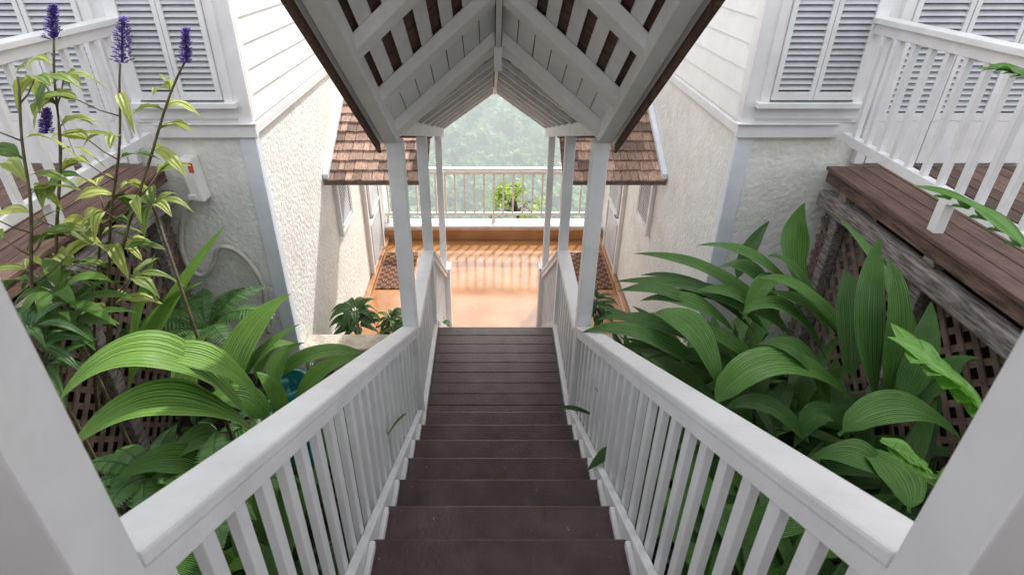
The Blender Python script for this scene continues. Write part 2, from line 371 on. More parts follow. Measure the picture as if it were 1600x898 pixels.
# ---------------------------------------------------------------- covered walkway roof
D0=-1.6  # roof carried on unseen behind the viewer to shade the foreground
can=thing('walkway_roof','white gabled timber walkway roof on slender posts over the stairs, brown shingles above','roof',(0,3.7,Z(3.55)))
def post(sx,y,zb,zt,w=.1):
    mb=MB(); mb.box(sx*.66-w/2,sx*.66+w/2,y-w/2,y+w/2,zb,zt); return mb.build('post','white',can,bevel=.006)
zr1=lambda x,d: Z(.48-.70*(3.7-d))-abs(x)*.83
zr2=lambda x,d: Z(.52+.30*(d-3.7))-abs(x)*.70
for sx in (-1,1):
    post(sx,3.70,Z(3.7),zr1(.66,3.7)-.1,.105); post(sx,5.12,Z(4.7),zr2(.66,5.12)-.1,.09); post(sx,6.70,0,zr2(.66,6.7)-.1,.075)
    mb=MB(); mb.box(sx*.66-.075,sx*.66+.075,6.62,6.78,0,Z(3.72)); mb.box(sx*.66-.09,sx*.66+.09,6.605,6.795,Z(3.72),Z(3.69)); mb.build('post_base','white',can,bevel=.006)
    mb=MB(); mb.slope(sx*.640,sx*.730,D0,zr1(.66,D0),3.752,zr1(.66,3.752),.12); mb.build('eave_beam','white',can,bevel=.006)
    mb=MB(); mb.slope(sx*.615,sx*.71,3.754,zr2(.66,3.754),7.1,zr2(.66,7.1),.11); mb.build('eave_beam','white',can,bevel=.006)
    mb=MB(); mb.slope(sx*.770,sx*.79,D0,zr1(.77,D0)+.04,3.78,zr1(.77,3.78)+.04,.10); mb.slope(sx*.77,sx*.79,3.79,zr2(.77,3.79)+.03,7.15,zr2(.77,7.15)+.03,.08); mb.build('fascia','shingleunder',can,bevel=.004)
def rafter(zr,d,sx,w=.075,t=.11,x1=.66):
    mb=MB(); xa=.02
    q=[(sx*xa,d-w/2),(sx*x1,d-w/2),(sx*x1,d+w/2),(sx*xa,d+w/2)]
    if sx<0: q=q[::-1]
    mb.hexa([(a,b,zr(a,b)-t) for a,b in q],[(a,b,zr(a,b)) for a,b in q]); mb.build('rafter','whitein',can,bevel=.005)
for i,d in enumerate((3.70,3.28,2.80,2.32,1.84,1.3,.6,-.2,-1.0)):
    for sx in (-1,1): rafter(zr1,d,sx,.10 if i==0 else .075, .08)
for i in range(8):
    for sx in (-1,1): rafter(zr2,3.86+.455*i,sx,.05,.05)
mb=MB(); mb.slope(-.016,.016,D0,zr1(0,D0)+.01,3.75,zr1(0,3.75)+.01,.11); mb.build('ridge_board','whitein',can,bevel=.004)
mb=MB(); mb.slope(-.014,.014,3.76,zr2(0,3.76)+.01,7.1,zr2(0,7.1)+.01,.08); mb.build('ridge_board','whitein',can,bevel=.004)
mb=MB(); mb.box(-.025,.025,3.68,3.73,zr1(0,3.7)-.22,zr1(0,3.7)-.08); mb.build('king_post','whitein',can,bevel=.004)
def strip(mb,zr,sx,xa,xb,d0,d1,z0,z1,tone=None):
    q=[(sx*xa,d0),(sx*xb,d0),(sx*xb,d1),(sx*xa,d1)]
    if sx<0:q=q[::-1]
    mb.hexa([(a,b,zr(a,b)+z0) for a,b in q],[(a,b,zr(a,b)+z1) for a,b in q],tone)
for sx in (-1,1):
    mb=MB(); x=.02
    while x<.64:
        strip(mb,zr1,sx,x,x+.058,D0,3.27,.002,.018,random.uniform(.9,1)); x+=.108
    strip(mb,zr1,sx,.70,.77,D0,3.27,.002,.018)
    x=.02
    while x<.76:
        strip(mb,zr1,sx,x,min(x+.086,.77),3.272,3.78,.002,.02); x+=.0915
    mb.build('slat','whitein',can)
    mb=MB(); x=.02
    while x<.60:
        strip(mb,zr2,sx,x,min(x+.050,.77),3.74,7.12,.002,.014); x+=.076
    strip(mb,zr2,sx,.63,.77,3.74,7.12,.002,.018)
    mb.build('slat','whitein',can)
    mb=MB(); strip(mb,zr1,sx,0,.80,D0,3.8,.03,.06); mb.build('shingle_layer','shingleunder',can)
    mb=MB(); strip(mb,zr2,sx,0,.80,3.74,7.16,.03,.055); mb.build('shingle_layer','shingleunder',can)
    for zr,d0,d1 in ((zr1,D0,3.82),(zr2,3.76,7.18)):
        mb=MB()
        for row in range(6):
            xo=.82-row*.14; xi=max(0,xo-.19); y=d0-random.random()*.1
            while y<d1:
                ww=random.uniform(.09,.17); a,b=max(d0,y),min(d1,y+ww-.006)
                if b-a>.02: 
                    q=[(sx*xi,a),(sx*xo,a),(sx*xo,b),(sx*xi,b)]
                    if sx<0:q=q[::-1]
                    off=.055+.004*random.random()
                    lo=lambda X:(.012 if abs(X)>xi+.01 else -.006)
                    mb.hexa([(X,Y,zr(X,Y)+off+lo(X)) for X,Y in q],[(X,Y,zr(X,Y)+off+lo(X)+.016) for X,Y in q],random.uniform(.6,1.3))
                y+=ww
        mb.build('shingle_course','shingle',can)
# ---------------------------------------------------------------- shed roofs beside the walkway
def shed(sx,label):
    t=thing('shed_roof',label,'roof',(sx*1.4,6.3,Z(2.4)))
    z=lambda d: Z(2.37)+(d-6.31)*.52
    mb=MB(); mb.slope(sx*.79,sx*1.945,6.36,z(6.36)-.03,8.5,z(8.5)-.03,.02); mb.build('soffit','whitein',t)
    mb=MB(); mb.box(sx*.78,sx*1.945,6.32,6.345,z(6.33)-.08,z(6.33)-.012); mb.build('fascia','lattice',t,bevel=.004)
    mb=MB(); n=16; st_=(8.5-6.30)/n
    for r in range(n):
        d0=6.29+r*st_; x=.77-random.random()*.08
        while x<1.945:
            ww=random.uniform(.06,.16); a,b=max(.77,x),min(1.945,x+ww-.006); x+=ww
            if b-a<.02: continue
            q=[(sx*a,d0-random.uniform(0,.018)),(sx*b,d0-random.uniform(0,.012)),(sx*b,d0+st_*1.5),(sx*a,d0+st_*1.5)]
            if sx<0:q=[q[1],q[0],q[3],q[2]]
            k=lambda Y:z(Y)+(.018 if Y<d0+.05 else -.014)
            mb.hexa([(X,Y,k(Y)-.012) for X,Y in q],[(X,Y,k(Y)+.006) for X,Y in q],random.choice([.5,.7,.9,1.05,1.25,1.45]))
    mb.build('shingle_course','shingle',t)
    mb=MB(); mb.slope(sx*1.885,sx*1.945,6.30,z(6.30)+.075,8.5,z(8.5)+.075,.06); mb.build('edge_flashing','bluewhite',t)
shed(-1,'small shed roof of reddish brown cedar shingles left of the walkway')
shed(1,'small shed roof of reddish brown cedar shingles right of the walkway')
# ---------------------------------------------------------------- houses
HW=1.95; YF=4.65; YB=10.0
def louvers(parent,x0,x1,z0,z1,y,axis='x',sgn=1):
    def bx(mb,a0,a1,c0,c1,z0,z1):
        if axis=='x': mb.box(a0,a1,y-c1,y-c0,z0,z1)
        else: mb.box(y-sgn*c1,y-sgn*c0,a0,a1,z0,z1)
    fr=MB(); s=.035
    bx(fr,x0,x0+s,0.01,.045,z0,z1); bx(fr,x1-s,x1,0.01,.045,z0,z1); bx(fr,x0+s-.001,x1-s+.001,.012,.043,z0,z0+.06); bx(fr,x0+s-.001,x1-s+.001,.012,.043,z1-.06,z1)
    fr.build('shutter','white',parent,bevel=.003)
    lv=MB(); z=z0+.075
    while z<z1-.075:
        if axis=='x':
            q=[(x0+s,y-.040),(x1-s,y-.040),(x1-s,y-.014),(x0+s,y-.014)]
            lv.hexa([(a,b,z+(0 if b<y-.02 else .028)) for a,b in q],[(a,b,z+.006+(0 if b<y-.02 else .028)) for a,b in q])
        else:
            bx(lv,x0+s,x1-s,.014,.036,z,z+.02)
        z+=.042
    lv.build('louver','louver',parent)
    bk=MB(); bx(bk,x0+.01,x1-.01,.002,.009,z0+.01,z1-.01); bk.build('backing','dark',parent)
def house(sx,side):
    t=thing('house','%s white house with rough stucco lower wall, lap siding above and louvered shutters'%side,'house',(sx*4,7.3,0))
    zt=Z(-4.2); zb=Z(1.36)  # walls raised beyond the frame to keep sun off the near handrail
    mb=MB(); mb.box(sx*HW,sx*8,YF,YB,-1.5,zb); mb.build('stucco_wall','stucco',t)
    mb=MB(); mb.box(sx*(HW+.0),sx*8,YF+.0,YB,zb+.001,zt); mb.build('upper_wall','siding',t)
    mb=MB(); z=zb+.10; bh=.185
    while z<zt:
        a=sx*HW; 
        for (y0,y1) in ((YF+.09,YB),):
            q=[(a-sx*.020,y0),(a-sx*.001,y0),(a-sx*.001,y1),(a-sx*.020,y1)]
            top=[(a-sx*.008,y0),(a-sx*.001,y0),(a-sx*.001,y1),(a-sx*.008,y1)]
            if sx<0: q=[q[1],q[0],q[3],q[2]]; top=[top[1],top[0],top[3],top[2]]
            mb.hexa([(X,Y,z) for X,Y in q],[(X,Y,z+bh-.002) for X,Y in top])
        x0,x1=sorted((sx*(HW+.09),sx*8))
        q=[(x0,YF-.022),(x1,YF-.022),(x1,YF-.001),(x0,YF-.001)]
        top=[(x0,YF-.008),(x1,YF-.008),(x1,YF-.001),(x0,YF-.001)]
        mb.hexa([(X,Y,z) for X,Y in q],[(X,Y,z+bh-.002) for X,Y in top])
        z+=bh
    mb.build('siding','siding',t)
    mb=MB()
    mb.box(sx*(HW-.034),sx*(HW+.085),YF-.034,YF-.002,zb+.1,zt); mb.box(sx*(HW-.034),sx*(HW-.002),YF-.001,YF+.085,zb+.1,zt)
    mb.box(sx*(HW-.045),sx*2.70,YF-.045,YF-.002,zb-.02,zb+.085); mb.box(sx*(HW-.040),sx*(HW-.002),YF-.001,YB,zb-.0,zb+.075)
    mb.box(sx*(HW-.06),sx*2.70,YF-.07,YF-.002,zb+.087,zb+.10)
    mb.build('skirt_trim','white',t,bevel=.004)
    mb=MB(); mb.box(sx*(HW-.018),sx*(HW+.11),YF-.02,YF-.001,0.3,zb-.021); mb.box(sx*(HW-.018),sx*(HW-.001),YF-.0005,YF+.08,.3,zb-.021)
    mb.build('corner_trim','bluewhite',t,bevel=.004)
    wz0,wz1=Z(1.08),Z(-.45)
    mb=MB(); a,b=2.10,2.74
    mb.box(sx*(a-.07),sx*a,YF-.055,YF-.002,wz0-.02,wz1); mb.box(sx*b,sx*(b+.07),YF-.055,YF-.002,wz0-.02,wz1)
    mb.box(sx*(a-.1),sx*(b+.1),YF-.10,YF-.002,wz0-.06,wz0-.018); mb.box(sx*(a-.07),sx*(b+.07),YF-.05,YF-.002,wz0-.15,wz0-.062); mb.box(sx*(a-.09),sx*(b+.09),YF-.07,YF-.002,wz1-.002,wz1+.09)
    wn=mb.build('window','white',t,bevel=.004)
    m_=(a+b)/2
    for (p,q) in ((a+.004,m_-.002),(m_+.002,b-.004)):
        x0,x1=sorted((sx*p,sx*q)); louvers(wn,x0,x1,wz0,wz1,YF-.03)
    mb=MB(); a,b=2.98,4.22; dz0,dz1=Z(1.59),Z(-.55)
    mb.box(sx*(a-.08),sx*a,YF-.06,YF-.002,dz0,dz1+.001); mb.box(sx*b,sx*(b+.08),YF-.06,YF-.002,dz0,dz1+.001); mb.box(sx*(a-.08),sx*(b+.08),YF-.062,YF-.002,dz1,dz1+.09)
    dr=mb.build('door','white',t,bevel=.004)
    for i in range(3):
        p=a+.004+i*(b-a)/3; q=p+(b-a)/3-.008
        x0,x1=sorted((sx*p,sx*q)); louvers(dr,x0,x1,dz0+.35,dz1,YF-.03)
        mb=MB(); mb.box(x0,x1,YF-.07,YF-.035,dz0+.01,dz0+.348); mb.build('kick_panel','white',dr,bevel=.004)
    X=sx*HW
    mb=MB(); y0,y1=6.70,7.25; z0,z1=Z(3.2),Z(2.35)
    for (p,q,r,s) in ((y0-.05,y0,z0-.05,z1),(y1,y1+.05,z0-.05,z1),(y0,y1,z0-.05,z0)): mb.box(X-sx*.05,X-sx*.001,p,q,r,s)
    w2=mb.build('window','white',t,bevel=.003); louvers(w2,y0,y1,z0,z1,X,'y',sx)
    mb=MB(); y0,y1=8.15,9.05
    mb.box(X-sx*.06,X-sx*.001,y0-.08,y0,.0,2.12); mb.box(X-sx*.06,X-sx*.001,y1,y1+.08,.0,2.12); mb.box(X-sx*.06,X-sx*.001,y0-.08,y1+.08,2.119,2.2)
    d2=mb.build('door','white',t,bevel=.003)
    mb=MB(); mb.box(X-sx*.035,X-sx*.002,y0+.002,y1-.002,.02,2.118); mb.build('door_panel','white',d2)
    louvers(d2,y0+.1,y1-.1,1.0,2.0,X-sx*.034,'y',sx)
    mb=MB(); mb.box(X-sx*.05,X-sx*.036,y0+.1,y1-.1,.15,.85); mb.build('kick_panel','louver',d2,bevel=.008)
    mb=MB(); mb.tube([(X-sx*.036,y0+.06,1.0),(X-sx*.09,y0+.06,1.0),(X-sx*.09,y0+.16,1.0)],.012); mb.build('handle','dark',d2)
    mb=MB(); ex=.25
    x0,x1=sorted((sx*(HW-ex),sx*8.3)); y0,y1=YF-ex,YB+ex; xm=(x0+x1)/2; 
    b=[(x0,y0,zt),(x1,y0,zt),(x1,y1,zt),(x0,y1,zt)]
    rv=b+[(x,y,z+.08) for x,y,z in b]+[(xm-.6,(y0+y1)/2,zt+1.9),(xm+.6,(y0+y1)/2,zt+1.9)]
    mb.add(rv,[(3,2,1,0),(0,1,5,4),(1,2,6,5),(2,3,7,6),(3,0,4,7),(4,5,9,8),(5,6,9),(6,7,8,9),(7,4,8)]); mb.build('roof','shingle',t)
    return t
house(-1,'left'); house(1,'right')
# ---------------------------------------------------------------- side decks
def clipseg(y,z,dy,dz,y0,y1,z0,z1):
    t0,t1=-1e9,1e9
    for p,d,a,b in ((y,dy,y0,y1),(z,dz,z0,z1)):
        ta,tb=(a-p)/d,(b-p)/d
        if ta>tb: ta,tb=tb,ta
        t0=max(t0,ta); t1=min(t1,tb)
    return (t0,t1) if t1-t0>.03 else None
def deck(sx,side):
    XE=2.68; zt=Z(1.6)
    t=thing('side_deck','%s raised brown wooden deck outside the louvered doors'%side,'deck',(sx*4,2,zt-.3))
    mb=MB(); x=XE
    while x<7: mb.box(sx*x,sx*(x+.133),-2.55,YF-.075,zt-.03,zt-random.uniform(0,.004),random.uniform(.65,1.35)); x+=.142
    mb.build('deck_board','deck',t,bevel=.004)
    mb=MB(); mb.box(sx*(XE+.02),sx*(XE+.06),-2.55,YF-.08,zt-.13,zt-.032); mb.build('fascia','edge',t,bevel=.006)
    mb=MB(); mb.box(sx*(XE-.02),sx*(XE+.10),-2.55,YF-.1,zt-.32,zt-.19); mb.build('ledger_beam','beam',t,bevel=.018)
    for y in (4.3,3.25,2.2,1.1,0):
        mb=MB(); mb.box(sx*(XE+.03),sx*(XE+.12),y-.05,y+.05,Z(3.6),zt-.135); mb.build('support_post','beam',t,bevel=.01)
    l=thing('lattice_panel','dark brown diagonal wooden lattice under the %s deck'%side,'lattice',(sx*(XE+.18),2,Z(3)))
    z0,z1=Z(3.65),zt-.26; y0,y1=-1,YF-.03
    for s,off in ((1,0),(-1,.013)):
        mb=MB(); c=-3
        while c<6:
            r=clipseg(c,z0,1,1.0,y0,y1,z0,z1) if s>0 else clipseg(c,z1,1,-1.0,y0,y1,z0,z1)
            if r:
                zb_=z0 if s>0 else z1
                X=sx*(XE+.13+off)
                mb.bar((X,c+r[0],zb_+s*r[0]),(X,c+r[1],zb_+s*r[1]),.012,.042,up=Vector((0,-s,1)).normalized())
            c+=.155
        mb.build('lattice_strip','lattice',l)
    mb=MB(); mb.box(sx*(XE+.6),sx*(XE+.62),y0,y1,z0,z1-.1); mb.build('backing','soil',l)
    rl=thing('deck_railing','white balustrade along the edge of the %s deck'%side,'railing',(sx*(XE+.08),2,zt))
    xr=XE+.08
    mb=MB(); mb.box(sx*(xr-.06),sx*(xr+.06),-1.0,YF-.06,Z(.54),Z(.50)); mb.build('handrail','white',rl,bevel=.006)
    mb=MB(); mb.box(sx*(xr-.03),sx*(xr+.03),-1.0,YF-.06,Z(.61),Z(.541)); mb.build('sub_rail','white',rl,bevel=.004)
    mb=MB(); mb.box(sx*(xr-.03),sx*(xr+.03),-1.0,YF-.06,Z(1.40),Z(1.33)); mb.build('bottom_rail','white',rl,bevel=.004)
    y=YF-.2
    while y>-.9:
        mb=MB(); mb.box(sx*(xr-.02),sx*(xr+.02),y-.02,y+.02,Z(1.33),Z(.61)); mb.build('baluster','white',rl,bevel=.003); y-=.165
    for y in (3.35,1.6,-.3):
        mb=MB(); mb.box(sx*(xr-.032),sx*(xr+.032),y-.035,y+.035,zt,Z(1.40)); mb.build('leg','white',rl,bevel=.003)
deck(-1,'left'); deck(1,'right')
# ---------------------------------------------------------------- far railing
fr=thing('terrace_railing','cream painted railing at the far edge of the orange floor overlooking the valley','railing',(0,9.68,.25))
mb=MB(); mb.box(-1.95,1.95,9.63,9.74,Z(3.46),Z(3.42)); mb.build('handrail','cream',fr,bevel=.008)
for a,b in ((4.30,4.25),(3.53,3.49)):
    mb=MB(); mb.box(-1.95,1.95,9.655,9.715,Z(a),Z(b)); mb.build('cross_rail','cream',fr,bevel=.004)
for i in range(23):
    x=-1.87+.17*i; mb=MB(); mb.box(x-.017,x+.017,9.667,9.703,Z(4.25),Z(3.53)); mb.build('baluster','cream',fr)
for x in (-1.9,-.95,0,.95,1.9):
    mb=MB(); mb.box(x-.03,x+.03,9.65,9.72,.252,Z(4.30)); mb.build('leg','cream',fr)
for sx,side in ((-1,'left'),(1,'right')):
    mb=MB(); mb.box(sx*1.30,sx*1.84,7.75,8.95,.004,.02)
    tag(mb.build('doormat','mat',bevel=.004),'patterned dark brown doormat on the orange floor by the %s door'%side,'doormat')
# ---------------------------------------------------------------- utility box and conduit
ub=thing('utility_box','white plastic utility box with a red sticker on the left stucco wall','utility box',tuple(P(305,275,4.6)))
mb=MB(); a=P(283,243,4.6); b=P(328,310,4.6)
q=[(a.x,4.50),(b.x-.03,4.50),(b.x-.03,4.647),(a.x,4.647)]
mb.hexa([(X+.035,Y,b.z) for X,Y in q],[(X,Y,a.z) for X,Y in q]); mb.build('casing','box',ub,bevel=.02)
mb=MB(); c=P(297,262,4.49); mb.box(c.x-.02,c.x+.02,4.494,4.499,c.z-.045,c.z+.035); sk=mb.build('sticker','red',ub)
mb=MB(); mb.box(a.x+.02,b.x-.05,4.485,4.499,b.z+.03,b.z+.075); mb.build('cover_lip','box',ub,bevel=.005)
def smoothpts(pts,n=6):
    out=[]
    for i in range(len(pts)-1):
        p0=pts[max(i-1,0)];p1=pts[i];p2=pts[i+1];p3=pts[min(i+2,len(pts)-1)]
        for k in range(n):
            t=k/n; out.append(.5*((2*p1)+(p2-p0)*t+(2*p0-5*p1+4*p2-p3)*t*t+(3*p1-p0-3*p2+p3)*t**3))
    out.append(pts[-1]); return out
pts=[P(x,y,4.58) for x,y in ((298,308),(285,345),(283,385),(297,420),(318,430),(334,412),(342,388),(362,388),(385,405),(402,428),(412,450),(415,478),(420,520))]
mb=MB(); mb.tube(smoothpts(pts),.024); tag(mb.build('conduit','cable',smooth=True),'pale curling conduit running down the left stucco wall below the utility box','conduit')
pt=P(450,602,2.9)
pot=MB(); pz=Z(soilh(2.9)); hh=pt.z-pz+.03
pot.lathe((pt.x,2.9,pz),[(.02,0),(.10,0),(.13,hh*.4),(.14,hh*.75),(.115,hh*.93),(.135,hh),(.115,hh),(.10,hh*.9),(.02,hh*.85)],28)
tag(pot.build('glazed_pot','teal',smooth=True),'teal glazed garden pot half hidden by leaves beside the left handrail','pot')
# ---------------------------------------------------------------- plants
def clump(label,keys,fill,matn,seed=1,cx=None,cy=None,L=(.7,1.2),W=(.12,.19),tone=(.2,.95),spread=.16):
    rn=random.Random(seed)
    base=Vector((cx,cy,Z(soilh(cy))))
    mb=MB()
    for k in keys:
        (x0,y0,d0),(x1,y1,d1),(x2,y2,d2),w=k[:4]
        tn=k[4] if len(k)>4 else rn.uniform(*tone); rl=k[5] if len(k)>5 else 0
        mb.leaf(P(x0,y0,d0),P(x1,y1,d1),P(x2,y2,d2),w,tn,n=22,pet=.06,roll=rl,wave=.06,m=15,pleat=.022)
    cnt=0;tries=0
    while cnt<fill and tries<fill*8:
        tries+=1
        az=rn.uniform(0,2*math.pi); l=rn.uniform(*L); el=rn.uniform(.5,1.3)
        b=base+Vector((rn.uniform(-spread,spread),rn.uniform(-spread,spread),0))
        dx=Vector((math.cos(az),math.sin(az),0))
        p1=b+dx*l*.45*math.cos(el)+Vector((0,0,l*1.0*math.sin(el)))
        p2=b+dx*l*(.75+.3*math.cos(el))+Vector((0,0,l*rn.uniform(.15,.85)))
        w=rn.uniform(*W)
        if abs(p2.x)<.80 or abs(p1.x)<.74+w*.5: continue
        if p2.y>4.55 or p2.y<.75 and abs(p2.x)<1: continue
        if abs(p2.x)>2.62 and p2.z>Z(1.9): continue
        cnt+=1
        mb.leaf(b,p1,p2,w,rn.uniform(*tone),n=15,pet=.2,roll=rn.uniform(-.5,.5),wave=.06,m=11,pleat=.022)
    return tag(mb.build('palm_grass',matn,smooth=True),label,'plant')
clump('dark green broad ribbed plant at the back of the right bed against the stucco wall',[
 ((1300,520,3.3),(1205,420,3.5),(1258,316,3.6),.28,.65),
 ((1270,500,3.3),(1190,370,3.5),(1088,384,3.6),.17,.8),
 ((1225,520,3.4),(1130,400,3.7),(990,396,3.9),.20,.75),
 ((1240,520,3.3),(1110,430,3.6),(958,440,3.8),.20,.6),
 ((1150,440,3.9),(1170,380,4.1),(1203,345,4.2),.12,.3),
 ((1240,530,3.2),(1160,440,3.4),(1085,455,3.5),.20,.85),
 ((1215,430,3.4),(1195,430,3.3),(1160,500,3.2),.14,.95),
 ((1220,500,3.3),(1180,390,3.5),(1120,420,3.6),.2,.9),
 ((1300,540,3.1),(1250,400,3.3),(1200,400,3.3),.2,.6),
 ((1180,520,3.5),(1090,420,3.7),(1000,430,3.9),.16,.5),
 ((1200,520,3.5),(1140,450,3.6),(1040,455,3.7),.17,.8),
 ],70,'leafR',seed=11,cx=1.65,cy=3.5,L=(.8,1.4))
clump('broad ribbed plant in the right bed hanging over the handrail near the far posts',[
 ((1130,600,3.0),(1000,490,3.2),(908,520,3.3),.20,.75),
 ((1130,560,3.2),(1020,480,3.4),(930,500,3.5),.18,.65),
 ((1015,490,3.3),(1095,480,3.1),(1126,612,2.8),.25,.85),
 ((1200,590,3.0),(1130,500,3.2),(1000,500,3.3),.20,.7),
 ((1180,600,3.0),(1120,540,3.1),(1010,560,3.1),.18,.5),
 ((1090,480,3.4),(1030,440,3.5),(965,455,3.6),.17,.6),
 ((1100,560,3.2),(1020,540,3.2),(950,545,3.25),.16,.5),
 ((1150,520,3.3),(1080,450,3.4),(1000,470,3.5),.2,.8),
 ],60,'leafR',seed=5,cx=1.25,cy=3.35,L=(.7,1.15))
clump('broad ribbed plant with a long arching leaf in the middle of the right bed',[
 ((1110,640,2.6),(1210,490,2.8),(1345,640,2.6),.27,.95),
 ((1290,560,2.9),(1230,440,3.1),(1160,490,3.0),.20,.75),
 ((1330,560,2.9),(1290,470,3.0),(1200,455,3.1),.20,.95),
 ((1270,700,2.4),(1200,600,2.6),(1130,640,2.6),.17,.5),
 ((1300,650,2.6),(1260,510,2.8),(1180,540,2.9),.20,.6),
 ((1330,700,2.4),(1290,590,2.6),(1240,700,2.4),.18,.4),
 ],66,'leafR',seed=8,cx=1.55,cy=2.65,L=(.8,1.3))
clump('tall upright dark ribbed plant in the right bed in front of the lattice',[
 ((1370,640,2.5),(1340,480,2.7),(1375,370,3.0),.18,.6),
 ((1440,620,2.6),(1420,450,2.9),(1308,338,3.2),.17,.9),
 ((1380,640,2.5),(1420,480,2.6),(1385,400,2.8),.20,.6),
 ((1330,600,2.6),(1330,460,2.9),(1320,420,3.0),.18,.5),
 ((1400,640,2.4),(1450,560,2.5),(1455,470,2.8),.16,.45),
 ((1310,680,2.3),(1410,590,2.4),(1505,690,2.2),.24,.8),
 ((1380,600,2.7),(1260,420,3.1),(1185,435,3.1),.18,.85),
 ((1420,640,2.4),(1490,560,2.5),(1530,560,2.4),.16,.5),
 ],56,'leafR',seed=21,cx=2.1,cy=2.8,L=(.75,1.2))
clump('low dark ribbed plant at the near end of the right bed behind the balusters',[
 ((1300,820,1.7),(1200,800,1.8),(1140,860,1.8),.18,.6),
 ],50,'leafR',seed=31,cx=1.35,cy=1.7,L=(.6,1.05),tone=(.1,.9))
clump('dark ribbed plant at the right side of the bed below the deck',[
 ((1420,800,1.7),(1420,720,1.9),(1330,700,2.1),.2,.8),
 ((1400,760,1.9),(1340,680,2.0),(1260,720,2.1),.2,.6),
 ],56,'leafR',seed=35,cx=2.15,cy=2.0,L=(.75,1.25),tone=(.1,.9))
clump('bright broad ribbed plant arching over the left handrail in the foreground',[
 ((400,665,2.1),(235,450,2.0),(90,628,1.75),.30,.75),
 ((405,680,2.0),(250,560,1.85),(110,700,1.6),.27,.7),
 ((215,560,2.0),(330,530,2.1),(408,625,2.1),.19,.95),
 ((370,700,1.9),(330,650,1.8),(250,730,1.7),.18,.4),
 ((420,660,2.2),(380,590,2.3),(300,640,2.2),.18,.5),
 ((330,740,1.7),(270,690,1.7),(180,750,1.6),.17,.4),
 ],24,'leafL',seed=41,cx=-1.35,cy=2.0,L=(.55,.9),tone=(.1,.8))
clump('upright bright ribbed plant with sword like leaves left of the stucco corner',[
 ((195,620,2.7),(250,480,3.0),(352,352,3.3),.14,1.0,1.1),
 ((205,600,2.7),(210,500,2.9),(243,394,3.1),.15,.9,1.1),
 ((205,560,2.8),(240,470,3.0),(318,440,3.1),.12,.9,.8),
 ((180,600,2.7),(200,500,2.9),(262,500,3.1),.12,.8,.6),
 ((350,640,2.6),(360,520,2.9),(455,458,3.2),.24,.75),
 ((360,620,2.7),(395,545,2.9),(470,505,3.1),.09,.6),
 ((300,640,2.6),(270,560,2.8),(330,520,2.9),.16,.7),
 ],22,'leafL',seed=43,cx=-1.72,cy=2.7,L=(.5,.85),tone=(.05,.8))
clump('smaller ribbed plant in front of the teal pot beside the left handrail',[
 ((420,600,2.9),(490,530,3.0),(572,553,3.1),.17,.7),
 ((455,650,2.7),(490,565,2.8),(565,555,2.9),.17,.6),
 ((430,620,2.7),(420,550,2.9),(475,535,3.0),.12,.5),
 ((400,600,2.8),(410,520,3.0),(470,540,3.1),.10,.8),
 ((450,660,2.6),(430,600,2.65),(400,580,2.7),.11,.6),
 ],14,'leafL',seed=47,cx=-1.32,cy=3.05,L=(.35,.55),W=(.10,.14))
clump('low shaded ribbed plant at the near end of the left bed behind the balusters',[],44,'leafR',seed=51,cx=-1.35,cy=1.3,L=(.4,.85),tone=(.1,.8))
def sprig(label,a,b,c,w,tn,matn):
    mb=MB(); mb.leaf(P(*a),P(*b),P(*c),w,tn,n=10,pet=.05)
    tag(mb.build('leaf_sprig',matn,smooth=True),label,'leaf')
sprig('single green leaf poking through the left stair railing',(592,705,2.55),(612,665,2.50),(636,645,2.48),.10,.6,'leafL')
sprig('dark pointed leaf poking highest through the right stair railing',(990,640,2.9),(940,640,2.9),(928,600,2.9),.06,.3,'leafR')
sprig('dark pointed leaf poking lowest through the right stair railing',(1000,680,2.6),(950,700,2.55),(918,735,2.5),.10,.35,'leafR')
sprig('thin leaf lying over the right edge of the steps',(930,650,3.1),(890,630,3.1),(865,640,3.1),.05,.4,'leafR')
